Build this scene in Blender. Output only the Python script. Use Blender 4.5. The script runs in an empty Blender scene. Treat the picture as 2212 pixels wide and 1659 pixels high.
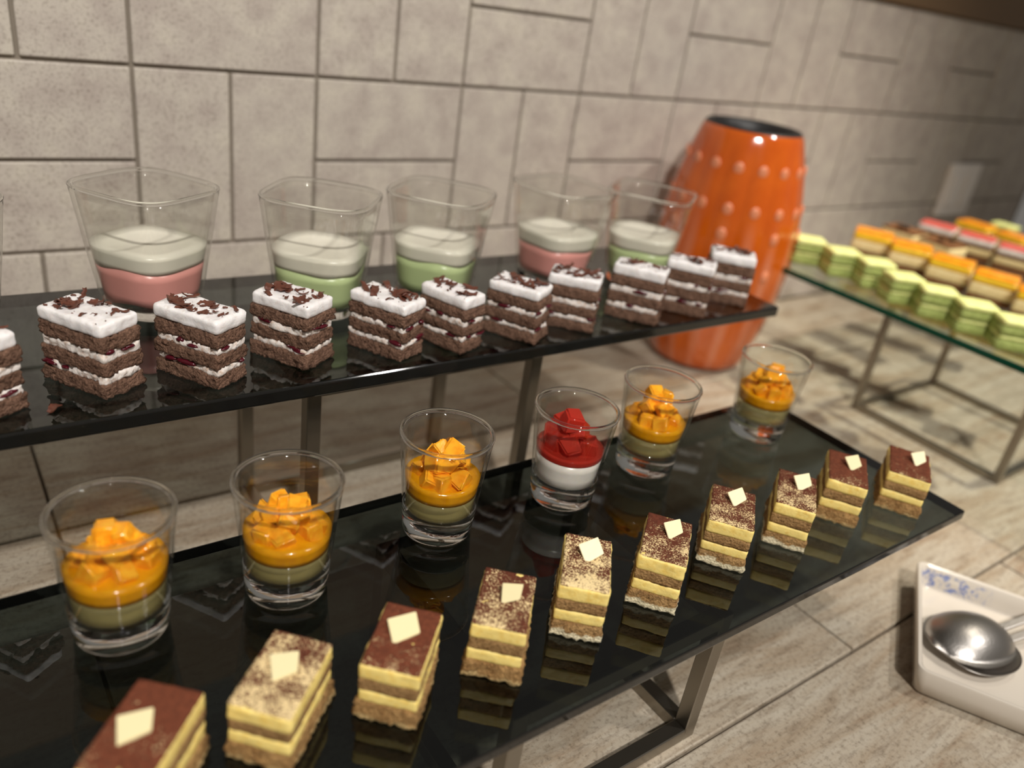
import bpy, bmesh, math, random
from mathutils import Vector, Matrix, noise
random.seed(7)
SC = bpy.context.scene
COL = SC.collection

# ------------------------------------------------------------------ camera
F_PX, YAW, PITCH, ROLL = 1729.98, 0.684397, 0.458393, 0.155354
CAM = Vector((0.0, 0.0, 0.391))
def cam_axes():
    cy, sy, cp, sp = math.cos(YAW), math.sin(YAW), math.cos(PITCH), math.sin(PITCH)
    f = Vector((sy * cp, cy * cp, -sp)); r = Vector((cy, -sy, 0)); u = r.cross(f)
    c, s = math.cos(ROLL), math.sin(ROLL)
    return c * r + s * u, -s * r + c * u, f
_r, _u, _f = cam_axes()
cam_data = bpy.data.cameras.new('camera')
cam_data.sensor_fit = 'HORIZONTAL'; cam_data.sensor_width = 36.0
cam_data.lens = F_PX / 2212 * 36.0
cam_data.clip_start = 0.01; cam_data.clip_end = 50
cam_data.dof.use_dof = True
cam_data.dof.focus_distance = 0.445
cam_data.dof.aperture_fstop = (cam_data.lens / 1000) / 0.0070
cam_ob = bpy.data.objects.new('camera', cam_data); COL.objects.link(cam_ob)
cam_ob.matrix_world = Matrix(((_r.x, _u.x, -_f.x, CAM.x), (_r.y, _u.y, -_f.y, CAM.y), (_r.z, _u.z, -_f.z, CAM.z), (0, 0, 0, 1)))
SC.camera = cam_ob

# ------------------------------------------------------------------ view, world, lamps
SC.view_settings.view_transform = 'Standard'
SC.view_settings.look = 'None'
SC.view_settings.gamma = 1.0
SC.view_settings.use_curve_mapping = False
SC.view_settings.exposure = 0.12
SC.cycles.max_bounces = 12
SC.cycles.transmission_bounces = 10
SC.cycles.transparent_max_bounces = 40
SC.cycles.use_denoising = True
SC.cycles.sample_clamp_indirect = 6.0
SC.cycles.blur_glossy = 0.3

def lin(c):
    return tuple(((v / 255) / 12.92 if v / 255 <= 0.04045 else ((v / 255 + 0.055) / 1.055) ** 2.4) for v in c) + (1.0,)

world = bpy.data.worlds.new('room_ambient'); SC.world = world
world.use_nodes = True
bg = world.node_tree.nodes['Background']
bg.inputs[0].default_value = (1.0, 0.93, 0.84, 1); bg.inputs[1].default_value = 0.15

def lamp(loc, target, energy, size=0.05, angle=80, color=(1.0, 0.960, 0.91)):
    d = bpy.data.lights.new('downlight', 'SPOT')
    d.energy = energy; d.color = color; d.shadow_soft_size = size
    d.spot_size = math.radians(angle); d.spot_blend = 0.7
    o = bpy.data.objects.new('downlight', d); COL.objects.link(o)
    o.location = loc
    o.rotation_euler = (Vector(target) - Vector(loc)).to_track_quat('-Z', 'Y').to_euler()
    return o
# ceiling downlights over the buffet
lamp((1.10, -0.55, 1.75), (0.50, 0.36, 0.1), 47, 0.045, 66)
lamp((-0.22, -0.88, 1.60), (0.14, 0.46, 0.20), 116, 0.045, 62)
lamp((1.35, 0.15, 1.75), (1.02, 0.33, 0.0), 112, 0.035, 34, (1.0, 0.92, 0.78))

# ------------------------------------------------------------------ node material helpers
def new_mat(name):
    m = bpy.data.materials.new(name); m.use_nodes = True
    nt = m.node_tree; nt.nodes.clear()
    out = nt.nodes.new('ShaderNodeOutputMaterial')
    return m, nt, out
def N(nt, t, **kw):
    n = nt.nodes.new(t)
    for k, v in kw.items():
        if k.startswith('i_'):
            n.inputs[k[2:].replace('_', ' ')].default_value = v
        else:
            setattr(n, k, v)
    return n
def ramp(nt, fac, stops):
    r = nt.nodes.new('ShaderNodeValToRGB')
    e = r.color_ramp.elements
    while len(e) > 1: e.remove(e[-1])
    e[0].position = stops[0][0]; e[0].color = stops[0][1]
    for p, c in stops[1:]:
        k = e.new(p); k.color = c
    nt.links.new(fac, r.inputs[0])
    return r.outputs[0]
def coords(nt, kind='Object', scale=(1, 1, 1), loc=(0, 0, 0)):
    t = nt.nodes.new('ShaderNodeTexCoord'); mp = nt.nodes.new('ShaderNodeMapping')
    mp.inputs['Scale'].default_value = scale; mp.inputs['Location'].default_value = loc
    nt.links.new(t.outputs[kind], mp.inputs[0])
    return mp.outputs[0]
def noise_tex(nt, vec, scale, detail=4, rough=0.55, dist=0.0):
    n = nt.nodes.new('ShaderNodeTexNoise')
    n.inputs['Scale'].default_value = scale; n.inputs['Detail'].default_value = detail
    n.inputs['Roughness'].default_value = rough; n.inputs['Distortion'].default_value = dist
    nt.links.new(vec, n.inputs['Vector'])
    return n.outputs['Fac']
def bump(nt, h, strength, dist):
    b = nt.nodes.new('ShaderNodeBump'); b.inputs['Strength'].default_value = strength
    b.inputs['Distance'].default_value = dist
    nt.links.new(h, b.inputs['Height'])
    return b.outputs['Normal']
def principled(nt, out, color=None, rough=0.5, normal=None, **kw):
    p = nt.nodes.new('ShaderNodeBsdfPrincipled')
    if color is not None:
        if hasattr(color, 'is_linked') or hasattr(color, 'links'):
            nt.links.new(color, p.inputs['Base Color'])
        else:
            p.inputs['Base Color'].default_value = color
    p.inputs['Roughness'].default_value = rough
    if normal is not None: nt.links.new(normal, p.inputs['Normal'])
    for k, v in kw.items(): p.inputs[k.replace('_', ' ')].default_value = v
    nt.links.new(p.outputs[0], out.inputs[0])
    return p
def math_n(nt, op, a, b=None, clamp=False):
    n = nt.nodes.new('ShaderNodeMath'); n.operation = op; n.use_clamp = clamp
    for i, v in enumerate((a, b)):
        if v is None: continue
        if isinstance(v, (int, float)): n.inputs[i].default_value = v
        else: nt.links.new(v, n.inputs[i])
    return n.outputs[0]
def mixc(nt, fac, a, b):
    n = nt.nodes.new('ShaderNodeMix'); n.data_type = 'RGBA'
    if isinstance(fac, (int, float)): n.inputs[0].default_value = fac
    else: nt.links.new(fac, n.inputs[0])
    for i, v in ((6, a), (7, b)):
        if isinstance(v, tuple): n.inputs[i].default_value = v
        else: nt.links.new(v, n.inputs[i])
    return n.outputs[2]
def sepxyz(nt, vec):
    s = nt.nodes.new('ShaderNodeSeparateXYZ'); nt.links.new(vec, s.inputs[0]); return s.outputs

def simple(name, color, rough=0.5, bscale=None, bstr=0.2, bdist=0.0005, var=None, vscale=200, **kw):
    m, nt, out = new_mat(name)
    v = coords(nt)
    col = lin(color)
    if var is not None:
        col = ramp(nt, noise_tex(nt, v, vscale), [(0.3, lin(color)), (0.7, lin(var))])
    nrm = bump(nt, noise_tex(nt, v, bscale, 5), bstr, bdist) if bscale else None
    principled(nt, out, col, rough, nrm, **kw)
    return m

def thin_glass(name, tint, ior=1.45, rough=0.0, edge=None):
    m, nt, out = new_mat(name)
    tr = N(nt, 'ShaderNodeBsdfTransparent'); tr.inputs[0].default_value = tint
    if edge:
        # light crossing the sheet at a slant has a longer way through it and loses more
        lw = N(nt, 'ShaderNodeLayerWeight'); lw.inputs['Blend'].default_value = 0.5
        nt.links.new(ramp(nt, lw.outputs['Facing'], [(0.0, tint), (0.55, tuple(t * 0.97 for t in tint[:3]) + (1,)), (0.85, tuple(t * 0.86 for t in tint[:3]) + (1,)), (1.0, edge)]), tr.inputs[0])
    gl = N(nt, 'ShaderNodeBsdfGlossy'); gl.inputs['Roughness'].default_value = rough
    gl.inputs['Color'].default_value = (1, 1, 1, 1)
    fr = N(nt, 'ShaderNodeFresnel')
    # the sheet does not bend light, so both of its faces reflect like the outer one
    geo = N(nt, 'ShaderNodeNewGeometry')
    nt.links.new(math_n(nt, 'ADD', ior, math_n(nt, 'MULTIPLY', geo.outputs['Backfacing'], 1.0 / ior - ior)), fr.inputs[0])
    mx = N(nt, 'ShaderNodeMixShader')
    nt.links.new(fr.outputs[0], mx.inputs[0]); nt.links.new(tr.outputs[0], mx.inputs[1]); nt.links.new(gl.outputs[0], mx.inputs[2])
    nt.links.new(mx.outputs[0], out.inputs[0])
    return m

MAT = {}
MAT['smoke'] = thin_glass('smoked_glass', (0.295, 0.330, 0.325, 1), 1.52)
MAT['smoke_edge'] = simple('smoked_glass_edge', (24, 23, 21), 0.06)
MAT['clear'] = thin_glass('clear_green_glass', (0.94, 0.97, 0.945, 1), 1.5)
MAT['clear_edge'] = simple('green_glass_edge', (10, 62, 44), 0.1)
MAT['glass'] = thin_glass('drinking_glass', (0.978, 0.98, 0.968, 1), 1.5, 0.02, (0.38, 0.39, 0.36, 1))
def solid_glass():
    m, nt, out = new_mat('solid_glass')
    principled(nt, out, (0.97, 0.98, 0.96, 1), 0.0, None, Transmission_Weight=1.0, IOR=1.45)
    return m
MAT['solid'] = solid_glass()
MAT['steel'] = simple('brushed_steel', (150, 143, 132), 0.32, 900, 0.05, 0.0002, Metallic=1.0)
MAT['tong_steel'] = simple('worn_steel', (172, 167, 162), 0.36, 520, 0.25, 0.0006, Metallic=1.0)

def wall_tile_mat():
    m, nt, out = new_mat('grey_stone_wall_tile')
    v = coords(nt, 'Object'); oi = N(nt, 'ShaderNodeObjectInfo')
    add = N(nt, 'ShaderNodeVectorMath', operation='ADD'); nt.links.new(v, add.inputs[0])
    sc = N(nt, 'ShaderNodeVectorMath', operation='SCALE'); sc.inputs['Scale'].default_value = 3.0
    cmb = N(nt, 'ShaderNodeCombineXYZ')
    for i in range(3): nt.links.new(oi.outputs['Random'], cmb.inputs[i])
    nt.links.new(cmb.outputs[0], sc.inputs[0]); nt.links.new(sc.outputs[0], add.inputs[1])
    vv = add.outputs[0]
    big = ramp(nt, noise_tex(nt, vv, 38, 5, 0.6), [(0.32, lin((180, 168, 158))), (0.52, lin((194, 184, 172))), (0.7, lin((204, 195, 180)))])
    fine = ramp(nt, noise_tex(nt, vv, 420, 4, 0.65), [(0.34, lin((160, 148, 140))), (0.5, (1, 1, 1, 1))])
    mul = N(nt, 'ShaderNodeMix', data_type='RGBA', blend_type='MULTIPLY'); mul.inputs[0].default_value = 0.45
    nt.links.new(big, mul.inputs[6]); nt.links.new(fine, mul.inputs[7])
    principled(nt, out, mul.outputs[2], 0.5, bump(nt, noise_tex(nt, vv, 300, 4), 0.15, 0.0005), Specular_IOR_Level=0.35)
    return m
MAT['wall_tile'] = wall_tile_mat()
MAT['grout'] = simple('grout', (140, 130, 117), 0.9)
MAT['trim'] = simple('brown_trim', (112, 88, 60), 0.55, 60, 0.1)

def counter_mat():
    m, nt, out = new_mat('veined_stone_counter')
    g = N(nt, 'ShaderNodeNewGeometry'); mp = N(nt, 'ShaderNodeMapping')
    oi = N(nt, 'ShaderNodeObjectInfo')
    sc = N(nt, 'ShaderNodeMath', operation='MULTIPLY'); sc.inputs[1].default_value = 0.8
    nt.links.new(oi.outputs['Random'], sc.inputs[0])
    cmb = N(nt, 'ShaderNodeCombineXYZ'); nt.links.new(sc.outputs[0], cmb.inputs[1]); nt.links.new(sc.outputs[0], cmb.inputs[0])
    add = N(nt, 'ShaderNodeVectorMath', operation='ADD')
    nt.links.new(g.outputs['Position'], add.inputs[0]); nt.links.new(cmb.outputs[0], add.inputs[1])
    nt.links.new(add.outputs[0], mp.inputs[0]); mp.inputs['Scale'].default_value = (0.17, 1, 1)
    mp.inputs['Rotation'].default_value = (0, 0, 0.07)
    streak = noise_tex(nt, mp.outputs[0], 40, 8, 0.66, 0.9)
    fine = noise_tex(nt, mp.outputs[0], 160, 5, 0.7, 0.3)
    speck = noise_tex(nt, add.outputs[0], 300, 6, 0.75)
    base = ramp(nt, streak, [(0.28, lin((138, 113, 92))), (0.40, lin((160, 144, 123))), (0.52, lin((172, 160, 142))), (0.70, lin((184, 175, 159)))])
    f2 = ramp(nt, fine, [(0.30, lin((150, 130, 112))), (0.50, (1, 1, 1, 1))])
    s2 = ramp(nt, speck, [(0.32, lin((150, 140, 128))), (0.5, (1, 1, 1, 1))])
    a = N(nt, 'ShaderNodeMix', data_type='RGBA', blend_type='MULTIPLY'); a.inputs[0].default_value = 0.5
    nt.links.new(base, a.inputs[6]); nt.links.new(f2, a.inputs[7])
    b = N(nt, 'ShaderNodeMix', data_type='RGBA', blend_type='MULTIPLY'); b.inputs[0].default_value = 0.7
    nt.links.new(a.outputs[2], b.inputs[6]); nt.links.new(s2, b.inputs[7])
    principled(nt, out, b.outputs[2], 0.42, bump(nt, fine, 0.12, 0.0006), Specular_IOR_Level=0.4)
    return m
MAT['counter'] = counter_mat()
MAT['joint'] = simple('counter_joint', (92, 80, 66), 0.9)

def sponge(name, a, b, pale=None, pale_h=0.0):
    m, nt, out = new_mat(name)
    v = coords(nt, 'Object')
    n1 = noise_tex(nt, v, 260, 5, 0.7); n2 = noise_tex(nt, v, 1100, 4, 0.7)
    vor = N(nt, 'ShaderNodeTexVoronoi'); vor.inputs['Scale'].default_value = 650; nt.links.new(v, vor.inputs['Vector'])
    col = ramp(nt, n1, [(0.30, lin(b)), (0.55, lin(a)), (0.8, lin(tuple(min(255, int(c * 1.12)) for c in a)))])
    pores = ramp(nt, n2, [(0.34, lin((84, 70, 62))), (0.50, (1, 1, 1, 1))])
    mm = N(nt, 'ShaderNodeMix', data_type='RGBA', blend_type='MULTIPLY'); mm.inputs[0].default_value = 0.6
    nt.links.new(col, mm.inputs[6]); nt.links.new(pores, mm.inputs[7])
    c = mm.outputs[2]
    if pale:
        z = sepxyz(nt, v)[2]
        w = math_n(nt, 'ADD', z, math_n(nt, 'MULTIPLY', math_n(nt, 'SUBTRACT', noise_tex(nt, v, 170, 3), 0.5), 0.009))
        f = math_n(nt, 'MULTIPLY', math_n(nt, 'SUBTRACT', pale_h, w), 900.0, True)
        c = mixc(nt, f, c, lin(pale))
    h = math_n(nt, 'ADD', n2, math_n(nt, 'MULTIPLY', vor.outputs['Distance'], 0.8))
    principled(nt, out, c, 0.85, bump(nt, h, 1.0, 0.0014), Specular_IOR_Level=0.12)
    return m
MAT['choc_sponge'] = sponge('chocolate_sponge', (142, 109, 90), (104, 77, 62))
MAT['coffee_sponge'] = sponge('coffee_sponge', (190, 150, 100), (154, 116, 74))
MAT['pale_base'] = sponge('sponge_base_with_pale_crust', (194, 154, 102), (156, 118, 76), (252, 238, 200), 0.0045)
MAT['brown_base'] = sponge('sponge_base', (196, 154, 100), (154, 112, 68), (218, 186, 130), 0.0025)

def cream(name, a, b, rough=0.5, bs=260, bst=0.35, sss=0.15):
    m, nt, out = new_mat(name)
    v = coords(nt, 'Object')
    col = ramp(nt, noise_tex(nt, v, 300, 5), [(0.32, lin(b)), (0.5, lin(a))])
    p = principled(nt, out, col, rough, bump(nt, noise_tex(nt, v, bs, 5, 0.6, 0.8), bst, 0.0012), Specular_IOR_Level=0.35)
    p.inputs['Subsurface Weight'].default_value = sss
    p.inputs['Subsurface Radius'].default_value = (0.004, 0.003, 0.002)
    p.inputs['Subsurface Scale'].default_value = 0.5
    return m
MAT['whip'] = cream('whipped_cream', (244, 240, 238), (232, 224, 220), 0.42)
MAT['whip_fill'] = cream('whipped_cream_filling', (240, 230, 222), (214, 190, 172), 0.55, 420, 0.6)
MAT['custard'] = cream('mascarpone_cream', (254, 226, 138), (246, 210, 112), 0.5, 320, 0.35)
MAT['cherry'] = simple('dark_cherry', (78, 14, 26), 0.22, 400, 0.3)
MAT['shaving'] = simple('dark_chocolate', (82, 44, 32), 0.42, 700, 0.4, 0.0004, (112, 66, 50), 500)
MAT['white_choc'] = simple('white_chocolate', (246, 232, 182), 0.4, 350, 0.15, 0.0005)
MAT['crumb'] = sponge('cookie_crumb', (74, 50, 34), (40, 26, 18))

def cocoa(name, thr, fade, dark=(84, 45, 32)):
    """cocoa sifted over cream: speckles where the cream shows through"""
    m, nt, out = new_mat(name)
    v = coords(nt, 'Object')
    oi = N(nt, 'ShaderNodeObjectInfo')
    cmb = N(nt, 'ShaderNodeCombineXYZ')
    for i in range(3): nt.links.new(oi.outputs['Random'], cmb.inputs[i])
    add = N(nt, 'ShaderNodeVectorMath', operation='ADD'); nt.links.new(v, add.inputs[0]); nt.links.new(cmb.outputs[0], add.inputs[1])
    vv = add.outputs[0]
    s = sepxyz(nt, v)
    n = noise_tex(nt, vv, 1050, 3, 0.7, 0.8)
    big = noise_tex(nt, vv, 95, 2, 0.5)
    cover = math_n(nt, 'ADD', n, math_n(nt, 'MULTIPLY', math_n(nt, 'SUBTRACT', big, 0.5), 0.42))
    cover = math_n(nt, 'ADD', cover, math_n(nt, 'MULTIPLY', s[1], fade))
    f = math_n(nt, 'MULTIPLY', math_n(nt, 'SUBTRACT', cover, thr), 30.0, True)
    c1 = ramp(nt, noise_tex(nt, vv, 500, 4), [(0.3, lin(dark)), (0.7, lin(tuple(int(c * 1.3) for c in dark)))])
    c = mixc(nt, f, lin((240, 214, 160)), c1)
    principled(nt, out, c, 0.85, bump(nt, n, 0.4, 0.0006), Specular_IOR_Level=0.15)
    return m
MAT['cocoa_full'] = cocoa('cocoa_full', 0.28, 4.0, (94, 52, 36))
MAT['cocoa_mid'] = cocoa('cocoa_mid', 0.40, 3.2)
MAT['cocoa_light'] = cocoa('cocoa_light', 0.475, 2.5)

def jelly(name, color, tint, solid, rough=0.05):
    """clear set jelly: part lets light straight through, part scatters it"""
    m, nt, out = new_mat(name)
    tr = N(nt, 'ShaderNodeBsdfTransparent'); tr.inputs[0].default_value = tint
    df = N(nt, 'ShaderNodeBsdfPrincipled'); df.inputs['Base Color'].default_value = lin(color); df.inputs['Roughness'].default_value = rough
    mx = N(nt, 'ShaderNodeMixShader'); mx.inputs[0].default_value = solid
    nt.links.new(tr.outputs[0], mx.inputs[1]); nt.links.new(df.outputs[0], mx.inputs[2]); nt.links.new(mx.outputs[0], out.inputs[0])
    return m
MAT['clear_jelly'] = jelly('clear_jelly', (240, 224, 156), (0.96, 0.94, 0.80, 1), 0.24)
MAT['red_jelly'] = jelly('red_jelly', (206, 62, 46), (0.90, 0.30, 0.20, 1), 0.5)
def wet(name, a, b, sss=0.35, rough=0.18):
    m, nt, out = new_mat(name)
    v = coords(nt, 'Object')
    col = ramp(nt, noise_tex(nt, v, 220, 3), [(0.3, lin(b)), (0.6, lin(a))])
    p = principled(nt, out, col, rough, bump(nt, noise_tex(nt, v, 300, 3), 0.15, 0.0006))
    p.inputs['Subsurface Weight'].default_value = sss; p.inputs['Subsurface Radius'].default_value = (0.006, 0.003, 0.001)
    return m
MAT['mango'] = wet('mango_flesh', (252, 180, 42), (240, 150, 20))
MAT['puree'] = wet('mango_puree', (234, 164, 12), (222, 148, 8), 0.2, 0.15)
MAT['panna'] = wet('white_panna_cotta', (242, 236, 230), (236, 230, 224), 0.3, 0.25)
MAT['pink_pudding'] = simple('pink_pudding', (244, 172, 164), 0.3, 300, 0.1)
MAT['green_pudding'] = simple('green_pudding', (206, 222, 166), 0.3, 300, 0.1)
MAT['white_pudding'] = simple('white_pudding', (244, 238, 222), 0.3, 200, 0.15)

# ------------------------------------------------------------------ mesh helpers
def link_mesh(name, me, mat=None, parent=None, smooth=False):
    o = bpy.data.objects.new(name, me); COL.objects.link(o)
    if mat is not None and not me.materials: me.materials.append(mat)
    if parent is not None: o.parent = parent
    if smooth: me.shade_smooth()
    return o
def mesh(name, verts, faces):
    me = bpy.data.meshes.new(name); me.from_pydata(verts, [], faces); me.update(); return me
def tag(o, label=None, cat=None, group=None, kind=None):
    if label: o['label'] = label
    if cat: o['category'] = cat
    if group: o['group'] = group
    if kind: o['kind'] = kind
    return o
def empty(name, loc, rz=0.0, label=None, cat=None, group=None):
    o = bpy.data.objects.new(name, None); COL.objects.link(o)
    o.empty_display_size = 0.02
    o.location = loc; o.rotation_euler = (0, 0, rz)
    return tag(o, label, cat, group)
def box_me(name, x0, x1, y0, y1, z0, z1, bev=0.0, seg=2):
    bm = bmesh.new()
    bmesh.ops.create_cube(bm, size=1.0)
    bmesh.ops.scale(bm, vec=(x1 - x0, y1 - y0, z1 - z0), verts=bm.verts)
    bmesh.ops.translate(bm, vec=((x0 + x1) / 2, (y0 + y1) / 2, (z0 + z1) / 2), verts=bm.verts)
    if bev > 0:
        bmesh.ops.bevel(bm, geom=bm.edges[:], offset=bev, segments=seg, profile=0.5, affect='EDGES')
    me = bpy.data.meshes.new(name); bm.to_mesh(me); bm.free()
    return me
def rough_box(name, w, l, z0, z1, amp=0.0006, fs=500, step=0.0016, r=0.0012, seed=0, low=0.0, taper=0.0, bottom=True):
    """rounded box with an uneven, crumbly surface; centred in x, y"""
    h = z1 - z0
    nx, ny, nz = max(3, round(w / step)), max(3, round(l / step)), max(2, round(h / step))
    idx, verts, faces = {}, [], []
    r = min(r, h * 0.49)
    off = Vector((seed * 3.17, seed * 1.31, seed * 2.73))
    def vid(i, j, k):
        key = (i, j, k)
        if key in idx: return idx[key]
        p = Vector((-w / 2 + w * i / nx, -l / 2 + l * j / ny, h * k / nz))
        q = Vector((max(-w / 2 + r, min(w / 2 - r, p.x)), max(-l / 2 + r, min(l / 2 - r, p.y)), max(r, min(h - r, p.z))))
        d = p - q
        d = d.normalized() if d.length > 1e-9 else Vector((0, 0, 0))
        p = q + d * r
        s = Vector((p.x, p.y, p.z + z0))
        dv = noise.noise(s * fs + off) * amp + noise.noise(s * fs * 2.7 + off) * amp * 0.6
        if low: dv += noise.noise(s * 110 + off) * low
        if k == 0 or k == nz:
            side = (i in (0, nx)) or (j in (0, ny))
            p += Vector((d.x, d.y, d.z * 0.5)) * dv if side else Vector((0, 0, (1 if k else -0.0) * dv))
        else:
            p += d * dv
        t = 1.0 + taper * (1 - k / nz)
        idx[key] = len(verts); verts.append((p.x * t, p.y * t, p.z + z0))
        return idx[key]
    for i in range(nx):
        for j in range(ny):
            if bottom: faces.append((vid(i, j, 0), vid(i, j + 1, 0), vid(i + 1, j + 1, 0), vid(i + 1, j, 0)))
            faces.append((vid(i, j, nz), vid(i + 1, j, nz), vid(i + 1, j + 1, nz), vid(i, j + 1, nz)))
    for i in range(nx):
        for k in range(nz):
            faces.append((vid(i, 0, k), vid(i + 1, 0, k), vid(i + 1, 0, k + 1), vid(i, 0, k + 1)))
            faces.append((vid(i, ny, k), vid(i, ny, k + 1), vid(i + 1, ny, k + 1), vid(i + 1, ny, k)))
    for j in range(ny):
        for k in range(nz):
            faces.append((vid(0, j, k), vid(0, j, k + 1), vid(0, j + 1, k + 1), vid(0, j + 1, k)))
            faces.append((vid(nx, j, k), vid(nx, j + 1, k), vid(nx, j + 1, k + 1), vid(nx, j, k + 1)))
    me = mesh(name, verts, faces); me.shade_smooth()
    return me
def lathe(name, prof, seg=48, expo=None, close=False, flute=None):
    """revolve (r, z) profile; expo -> rounded square section with exponent per profile point"""
    verts, faces = [], []
    for pi, (r, z) in enumerate(prof):
        e = expo[pi] if expo else 2.0
        for s in range(seg):
            t = 2 * math.pi * s / seg
            c, sn = math.cos(t), math.sin(t)
            k = 1.0
            if e != 2.0: k = 1.0 / ((abs(c) ** e + abs(sn) ** e) ** (1 / e))
            if flute: k *= flute(t, z)
            verts.append((r * k * c, r * k * sn, z))
    n = len(prof)
    for i in range(n - 1 if not close else n):
        a, b = i * seg, ((i + 1) % n) * seg
        for s in range(seg):
            s2 = (s + 1) % seg
            faces.append((a + s, a + s2, b + s2, b + s))
    if not close:
        if prof[0][0] > 1e-6: faces.append(tuple(reversed(range(seg))))
        if prof[-1][0] > 1e-6: faces.append(tuple((n - 1) * seg + s for s in range(seg)))
    bm = bmesh.new(); me = mesh(name, verts, faces); bm.from_mesh(me)
    bmesh.ops.remove_doubles(bm, verts=bm.verts, dist=1e-7)
    bmesh.ops.recalc_face_normals(bm, faces=bm.faces)
    bm.to_mesh(me); bm.free()
    return me
def smooth_angle(me, ang=40):
    me.shade_smooth()
    try: me.set_sharp_from_angle(angle=math.radians(ang))
    except Exception: pass
    return me

# ------------------------------------------------------------------ wall of basket-weave tiles
WY = 0.71
UX, UZ = 0.0764, 0.0735
X0 = 0.1525 - 4 * 2 * UX
wall = link_mesh('wall_back', box_me('wall_back', X0 - 0.05, X0 + 15 * 2 * UX + 0.02, WY + 0.004, WY + 0.06, -0.02, 6 * UZ), MAT['grout'])
tag(wall, 'grey stone tile splashback wall behind the desserts', 'wall', kind='structure')
G = 0.0030
tileV = box_me('tile_upright', -UX / 2 + G / 2, UX / 2 - G / 2, 0, 0.012, -UZ + G / 2, UZ - G / 2, 0.0012, 2)
tileH = box_me('tile_flat', -UX + G / 2, UX - G / 2, 0, 0.012, -UZ / 2 + G / 2, UZ / 2 - G / 2, 0.0012, 2)
tileV.materials.append(MAT['wall_tile']); tileH.materials.append(MAT['wall_tile'])
for col_ in range(15):
    for row in range(3):
        xb, zb = X0 + col_ * 2 * UX, row * 2 * UZ
        # block right of X=0.1525 in the bottom row lies flat, then alternates like a chequerboard
        flat = ((col_ - 4) + row) % 2 == 0
        for h in range(2):
            if flat: o = link_mesh('tile', tileH, parent=wall); o.location = (xb + UX, WY + random.uniform(-.0004, .0004), zb + UZ * (h + 0.5))
            else: o = link_mesh('tile', tileV, parent=wall); o.location = (xb + UX * (h + 0.5), WY + random.uniform(-.0004, .0004), zb + UZ)
trim = link_mesh('trim_1', box_me('trim_1', X0 - 0.05, X0 + 15 * 2 * UX + 0.02, WY - 0.006, WY + 0.06, 6 * UZ + 0.0005, 6 * UZ + 0.16, 0.003), MAT['trim'])
tag(trim, 'brown timber trim above the grey wall tiles', 'trim', kind='structure')

# ------------------------------------------------------------------ counter of veined stone slabs
XA, XB = -0.55, 2.22
counter = link_mesh('floor', box_me('floor', XA, XB, -0.55, WY + 0.004, -0.05, -0.004), MAT['joint'])
tag(counter, 'buffet counter of veined beige stone slabs', 'counter', kind='structure')
for (ya, yb, off) in ((-0.55, -0.185, 0.497), (-0.185, 0.1765, 0.7225), (0.1765, 0.537, 0.497), (0.537, WY, 0.0455)):
    xs = [x for x in [off + 0.4515 * k for k in range(-6, 8)] if XA + 0.03 < x < XB - 0.03]
    xs = [XA] + xs + [XB]
    for a, b in zip(xs[:-1], xs[1:]):
        link_mesh('stone_slab', box_me('stone_slab', a + 0.001, b - 0.001, ya + 0.001, yb - 0.001, -0.03, 0, 0.0012, 2), MAT['counter'], counter)

# ------------------------------------------------------------------ glass shelves and steel risers
def glass_slab(name, x0, x1, y0, y1, ztop, th, m_face, m_edge, label, bev=0.0016):
    me = box_me(name, x0, x1, y0, y1, ztop - th, ztop, bev, 3)
    me.materials.append(m_face); me.materials.append(m_edge)
    for p in me.polygons:
        p.material_index = 0 if abs(p.normal.z) > 0.95 else 1
    o = link_mesh(name, me)
    return tag(o, label, 'shelf')
Z1, Z2, Z3 = 0.106, 0.170, 0.146
TH, TH2 = 0.0075, 0.0092
glass_slab('glass_shelf', -0.30, 0.566, 0.1705, 0.351, Z1, TH, MAT['smoke'], MAT['smoke_edge'], 'lower smoked black glass shelf carrying shot glasses and tiramisu')
glass_slab('glass_shelf', -0.36, 0.606, 0.388, 0.566, Z2, TH2, MAT['smoke'], MAT['smoke_edge'], 'upper smoked black glass shelf carrying chocolate cream slices')
glass_slab('glass_shelf', 0.797, 1.44, 0.10, 0.56, Z3, 0.0075, MAT['clear'], MAT['clear_edge'], 'clear green-edged glass shelf of small square cakes')

def riser(x0, x1, y0, y1, h, label, t=0.0095):
    e = empty('riser_stand', ((x0 + x1) / 2, (y0 + y1) / 2, 0), 0, label, 'stand')
    hx, hy = (x1 - x0) / 2, (y1 - y0) / 2
    leg = box_me('leg', -t / 2, t / 2, -t / 2, t / 2, 0, h, 0.0006, 1); leg.materials.append(MAT['steel'])
    for sx in (-1, 1):
        for sy in (-1, 1):
            o = link_mesh('leg', leg, parent=e); o.location = (sx * hx, sy * hy, 0)
    bx = box_me('rail', -hx + t / 2, hx - t / 2, -t / 2, t / 2, 0, t, 0.0006, 1); bx.materials.append(MAT['steel'])
    by = box_me('rail', -t / 2, t / 2, -hy + t / 2, hy - t / 2, 0, t, 0.0006, 1); by.materials.append(MAT['steel'])
    for z, nm in ((0, 'base_rail'), (h - t, 'top_rail')):
        for s in (-1, 1):
            o = link_mesh(nm, bx, parent=e); o.location = (0, s * hy, z)
            o = link_mesh(nm, by, parent=e); o.location = (s * hx, 0, z)
    return e
riser(0.186, 0.3285, 0.188, 0.316, Z1 - TH - 0.0003, 'steel box riser under the lower smoked glass shelf')
riser(0.178, 0.350, 0.408, 0.530, Z2 - TH2 - 0.0003, 'taller steel box riser under the upper smoked glass shelf')
riser(0.866, 1.046, 0.248, 0.417, Z3 - 0.0075 - 0.0003, 'steel box riser under the clear green-edged shelf', 0.0075)

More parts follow.
